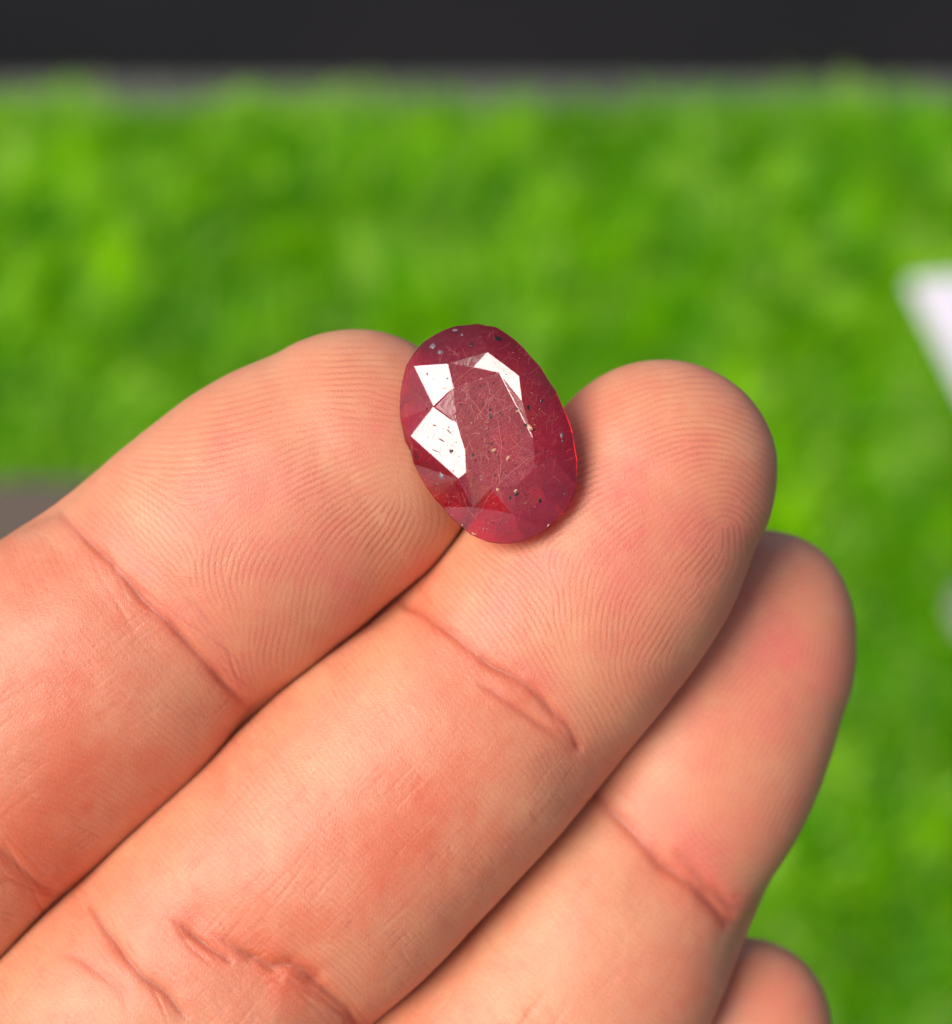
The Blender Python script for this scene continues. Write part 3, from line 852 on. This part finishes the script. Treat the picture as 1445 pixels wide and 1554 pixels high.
scr = maprange(nt, sc1.outputs['Distance'], 0, 0.02, 0, 0.25)
hs = math_node(nt, 'ADD', scr, math_node(nt, 'MULTIPLY', fine_, 1.5))
bp = N(nt, 'ShaderNodeBump'); bp.inputs['Distance'].default_value = 0.00001; bp.inputs['Strength'].default_value = 0.35
nt.links.new(hs, bp.inputs['Height'])
nt.links.new(bp.outputs[0], b.inputs['Normal']); nt.links.new(bp.outputs[0], b2.inputs['Normal'])
def mixs(f, a_, b_):
    m_ = N(nt, 'ShaderNodeMixShader')
    if isinstance(f, float): m_.inputs[0].default_value = f
    else: nt.links.new(f, m_.inputs[0])
    nt.links.new(a_, m_.inputs[1]); nt.links.new(b_, m_.inputs[2]); return m_.outputs[0]
tl = N(nt, 'ShaderNodeBsdfTranslucent'); tl.inputs[0].default_value = (0.95, 0.03, 0.06, 1)
tp = N(nt, 'ShaderNodeBsdfTransparent'); tp.inputs[0].default_value = (1.0, 0.09, 0.06, 1)
gl = N(nt, 'ShaderNodeBsdfGlossy'); gl.inputs['Roughness'].default_value = 0.055; nt.links.new(bp.outputs[0], gl.inputs['Normal'])
fn = N(nt, 'ShaderNodeFresnel'); fn.inputs['IOR'].default_value = 1.77
s1 = mixs(0.28, b.outputs[0], b2.outputs[0])
s2 = mixs(0.42, s1, tl.outputs[0])
s3 = mixs(maprange(nt, sp.outputs[2], 0, 1, 0.20, 0.80), s2, tp.outputs[0])
s4 = mixs(fn.outputs[0], s3, gl.outputs[0])
nt.links.new(s4, out.inputs[0])

gvw = W(np.array(gv)) - gc
body = add_mesh('stone', gvw, faces, m_gem, gem_root)
bm = bmesh.new(); bm.from_mesh(body.data); bmesh.ops.recalc_face_normals(bm, faces=bm.faces)
bmesh.ops.triangulate(bm, faces=[f for f in bm.faces if len(f.verts) == 4])
bm.to_mesh(body.data)
bvh = BVHTree.FromBMesh(bm)
holes = [e for e in bm.edges if len(e.link_faces) != 2]
print('gem open edges', len(holes))
bm.free()
bvx = body.modifiers.new('bevel', 'BEVEL'); bvx.width = 0.00003; bvx.segments = 1; bvx.limit_method = 'ANGLE'; bvx.angle_limit = math.radians(6)
# colour zones of the crystal: redder heart, purple left side
zc_ = body.data.color_attributes.new('zone', 'FLOAT_COLOR', 'POINT')
for i, p in enumerate(gv):
    x, y = to_px(np.array(p)); cxp, cyp = (x - 560) * 3.5306, (y - 450) * 3.5306
    heart = math.exp(-(((cxp - 660) / 230) ** 2 + ((cyp - 700) / 330) ** 2))
    purple = math.exp(-(((cxp - 270) / 170) ** 2 + ((cyp - 780) / 420) ** 2))
    rim_ = 1.0 if i < 2 * NG else (0.9 if pav[0] <= i < pav[0] + K_ else (0.45 if i >= pav[1] else 0.0))
    if mi <= i < mi + len(mids): rim_ = 0.35
    zc_.data[i].color = (heart, purple, rim_, 1)

def on_gem(cx, cy):
    p = np.array(gp(cx, cy, 3.0)); x, y = to_px(p)
    o_ = W(p) - gc
    far = W(np.array(MM(x, y, -6.0))) - gc
    dr = Vector(far - o_).normalized()
    loc, nrm_, i, d_ = bvh.ray_cast(Vector(o_), dr)
    return loc, nrm_

# scratches: hair-thin worn lines lying on the facets
m_scr, nt, b, out = new_mat('scratch')
b.inputs['Base Color'].default_value = (0.66, 0.17, 0.15, 1); b.inputs['Roughness'].default_value = 0.4
sv, sf = [], []
def ribbon(pts, w):
    prev_ = None
    for k in range(len(pts)):
        a = pts[max(k - 1, 0)]; b_ = pts[min(k + 1, len(pts) - 1)]
        dx, dy = b_[0] - a[0], b_[1] - a[1]; l = math.hypot(dx, dy) or 1
        loc, nr = on_gem(*pts[k])
        if loc is None: prev_ = None; continue
        side = (-dy / l, dx / l)
        sd_ = Vector((W(np.array([side[0], -side[1], 0])) * 1000)).normalized()
        sd_ = (sd_ - nr * sd_.dot(nr)).normalized() * w / 2000
        up_ = nr * 0.000006
        sv.extend([loc + up_ + sd_, loc + up_ - sd_]); cur = len(sv) - 2
        if prev_ is not None: sf.append((prev_, prev_ + 1, cur + 1, cur))
        prev_ = cur
r2 = random.Random(5)
for q in range(900):
    cx = r2.gauss(600, 230); cy = r2.gauss(720, 300)
    a = r2.choice([0.9, 1.2, 2.4, 0.5, 1.7]) + r2.gauss(0, 0.25)
    L_ = abs(r2.gauss(0, 28)) + 8; cv = r2.gauss(0, 0.010)
    pts = []; x, y = cx, cy
    for k in range(int(L_ / 8) + 2):
        pts.append((x, y)); x += 8 * math.cos(a); y -= 8 * math.sin(a); a += cv * 8 + r2.gauss(0, 0.05)
    if ((cx - 640) / 440) ** 2 + ((cy - 740) / 560) ** 2 < 1: ribbon(pts, r2.uniform(0.004, 0.009))
for pts, w in (([(560,380),(480,440),(360,590)], .011), ([(650,1060),(740,960),(850,870),(980,820)], .011), ([(470,470),(540,540),(620,640),(700,620),(820,540)], .010),
               ([(500,1050),(520,1120),(560,1180),(600,1150),(650,1050)], .011), ([(720,480),(640,560),(560,680)], .010), ([(700,1000),(710,800),(690,640)], .012)):
    dense = []
    for k in range(len(pts) - 1):
        for s_ in range(10): dense.append((pts[k][0] + (pts[k+1][0] - pts[k][0]) * s_ / 10 + r2.gauss(0, 1.5), pts[k][1] + (pts[k+1][1] - pts[k][1]) * s_ / 10 + r2.gauss(0, 1.5)))
    ribbon(dense, w)
so = add_mesh('scratches', sv, sf, m_scr, gem_root); so['kind'] = 'stuff'
m_scd, nt, b, _ = new_mat('worn_groove'); b.inputs['Base Color'].default_value = (0.30, 0.20, 0.24, 1); b.inputs['Roughness'].default_value = 0.6
sv, sf = [], []
for q in range(34):
    u_ = r2.random(); x0 = 250 + 240 * u_ + r2.gauss(0, 6); y0 = 745 - 120 * math.sin(u_ * 3) * r2.random() + 190 * u_ - 40
    L_ = r2.uniform(20, 110); a = math.radians(r2.gauss(100, 5))
    ribbon([(x0 + k * 8 * math.cos(a), y0 - L_ / 2 + k * 8 * math.sin(a)) for k in range(int(L_ / 8) + 2)], r2.uniform(0.004, 0.010))
for q in range(5):
    y0 = 690 + q * 38; ribbon([(380 + k * 12, y0 + k * 6 + r2.gauss(0, 2)) for k in range(10)], 0.012)
so = add_mesh('facet_wear', sv, sf, m_scd, gem_root); so['kind'] = 'stuff'

# inclusions: dark and pale crystals breaking the surface
m_dark, nt, b, _ = new_mat('dark_inclusion'); b.inputs['Base Color'].default_value = (0.012, 0.006, 0.006, 1); b.inputs['Roughness'].default_value = 0.35
m_grey, nt, b, _ = new_mat('grey_inclusion'); b.inputs['Base Color'].default_value = (0.16, 0.11, 0.13, 1); b.inputs['Roughness'].default_value = 0.25
m_tan, nt, b, _ = new_mat('tan_inclusion'); b.inputs['Base Color'].default_value = (0.45, 0.22, 0.13, 1); b.inputs['Roughness'].default_value = 0.2
def speck(cx, cy, sx, sy, mat, rot=0.0, name='inclusion', lift=0.0):
    loc, nr = on_gem(cx, cy)
    if loc is None: return
    k = PX / 3.5306 / 1000
    r_ = random.Random(int(cx * 7 + cy)); n_ = 9
    t1 = Vector(RIGHT); t1 = (t1 - nr * t1.dot(nr)).normalized(); t2 = nr.cross(t1)
    vs = []
    for q in range(n_):
        a = 2 * math.pi * q / n_; rr = r_.uniform(0.6, 1.15)
        u, v_ = math.cos(a) * sx * rr, math.sin(a) * sy * rr
        u, v_ = u * math.cos(rot) - v_ * math.sin(rot), u * math.sin(rot) + v_ * math.cos(rot)
        vs.append(loc + (t1 * u + t2 * v_) * k + nr * 0.000002)
    vs += [loc + (v - loc) * 0.55 + nr * (0.00002 + r_.uniform(0, 0.00002)) for v in vs[:n_]]
    vs.append(loc + nr * 0.00003)
    vs.append(loc - nr * 0.0001)
    fs = [(q, (q + 1) % n_, n_ + (q + 1) % n_, n_ + q) for q in range(n_)] + [(n_ + q, n_ + (q + 1) % n_, 2 * n_) for q in range(n_)] + [((q + 1) % n_, q, 2 * n_ + 1) for q in range(n_)]
    add_mesh(name, vs, fs, mat, gem_root)
for a in ((342,265,17,14,m_grey,0),(382,298,14,12,m_grey,0),(388,300,6,7,m_dark,0),(693,228,22,13,m_dark,-.4),(548,257,8,12,m_dark,0),(500,205,8,8,m_grey,0),
          (652,640,9,12,m_dark,.3),(855,592,9,15,m_dark,.4),(862,700,24,10,m_tan,-.5),(880,712,14,7,m_dark,-.6),(840,690,12,6,m_dark,-.5),(800,610,15,7,m_tan,.2),(794,604,6,8,m_dark,.2),
          (1033,742,10,12,m_grey,0),(1040,772,5,12,m_dark,0),(1048,1056,5,5,m_grey,0),(787,1060,13,9,m_dark,.7),(785,1042,12,6,m_tan,.5),(757,1080,5,9,m_dark,0),(916,1094,8,16,m_dark,.3),
          (670,822,13,8,m_tan,.4),(745,865,16,7,m_tan,1.1),(556,852,8,9,m_dark,0),(962,1226,10,5,m_tan,.9),(560,1270,16,6,m_tan,-.4),(388,962,12,14,m_grey,.2),
          (440,828,12,9,m_dark,0),(355,826,20,3,m_dark,-.4),(312,414,4,9,m_dark,.1),(420,440,6,4,m_dark,0),(390,770,20,3,m_dark,-.5),(352,690,12,3,m_dark,-.2),(430,725,16,3,m_dark,-.7),(365,1003,6,5,m_grey,0),
          (460,180,14,8,m_grey,0),(310,600,8,5,m_dark,.5),(257,860,5,7,m_dark,0),(640,1215,4,4,m_tan,0),(500,1225,4,7,m_tan,0),(925,560,7,10,m_dark,.3),(690,1035,8,8,m_tan,0)):
    speck(a[0], a[1], a[2] * 1.2, a[3] * 1.2, a[4], a[5])
for q in range(250):
    cx = r2.gauss(690, 190); cy = r2.gauss(760, 270)
    if ((cx - 640) / 430) ** 2 + ((cy - 740) / 550) ** 2 < 1:
        speck(cx, cy, r2.uniform(1.2, 5.5), r2.uniform(1.2, 5.5), r2.choice([m_tan, m_dark, m_dark, m_dark]), r2.uniform(0, 3))

# tiny lint and dirt on the fingertips
m_lint, nt, b, _ = new_mat('dark_lint'); b.inputs['Base Color'].default_value = (0.06, 0.03, 0.02, 1)
hv = hand.data
dg = W(np.array([0, 0, 0]))
hb = BVHTree.FromPolygons([Vector(v) for v in W(np.vstack([FA['pos'][::6, :NP_:6].reshape(-1, 3), FB['pos'][::6, :NP_:6].reshape(-1, 3)]))],
    [tuple(q) for F0, o0 in ((FA, 0), (FB, FA['pos'][::6, :NP_:6].shape[0] * 50)) for q in
     (lambda n: np.stack([np.arange(n - 1)[:, None] * 50 + np.arange(49)[None], np.arange(n - 1)[:, None] * 50 + np.arange(1, 50)[None],
      (np.arange(n - 1)[:, None] + 1) * 50 + np.arange(1, 50)[None], (np.arange(n - 1)[:, None] + 1) * 50 + np.arange(49)[None]], 2).reshape(-1, 4) + o0)(F0['pos'][::6].shape[0])])
def lint(px, py, L_, a, bend=0.5, w=0.05):
    vs, fs = [], []
    for k in range(6):
        s_ = k / 5; aa = a + bend * s_
        x = px + L_ * s_ * math.cos(aa); y = py - L_ * s_ * math.sin(aa)
        o_ = Vector(W(MM(x, y, 5))); dr = (Vector(W(MM(x, y, -15))) - o_).normalized()
        loc, nr, _, _ = hb.ray_cast(o_, dr)
        if loc is None: return
        sd_ = (Vector(RIGHT) * math.sin(aa) + Vector(UP) * math.cos(aa)).normalized() * w / 2000
        vs += [loc + nr * 0.00003 + sd_, loc + nr * 0.00003 - sd_, loc + nr * 0.00008]
        if k: fs += [(3*k-3, 3*k, 3*k+2, 3*k-1), (3*k-2, 3*k-1, 3*k+2, 3*k+1)]
    o = add_mesh('lint', vs, fs, m_lint)
    return o
tag(lint(1108, 692, 8, -0.4, -0.6, 0.06), 'tiny curled dark lint fibre near the tip of the middle finger', 'lint')
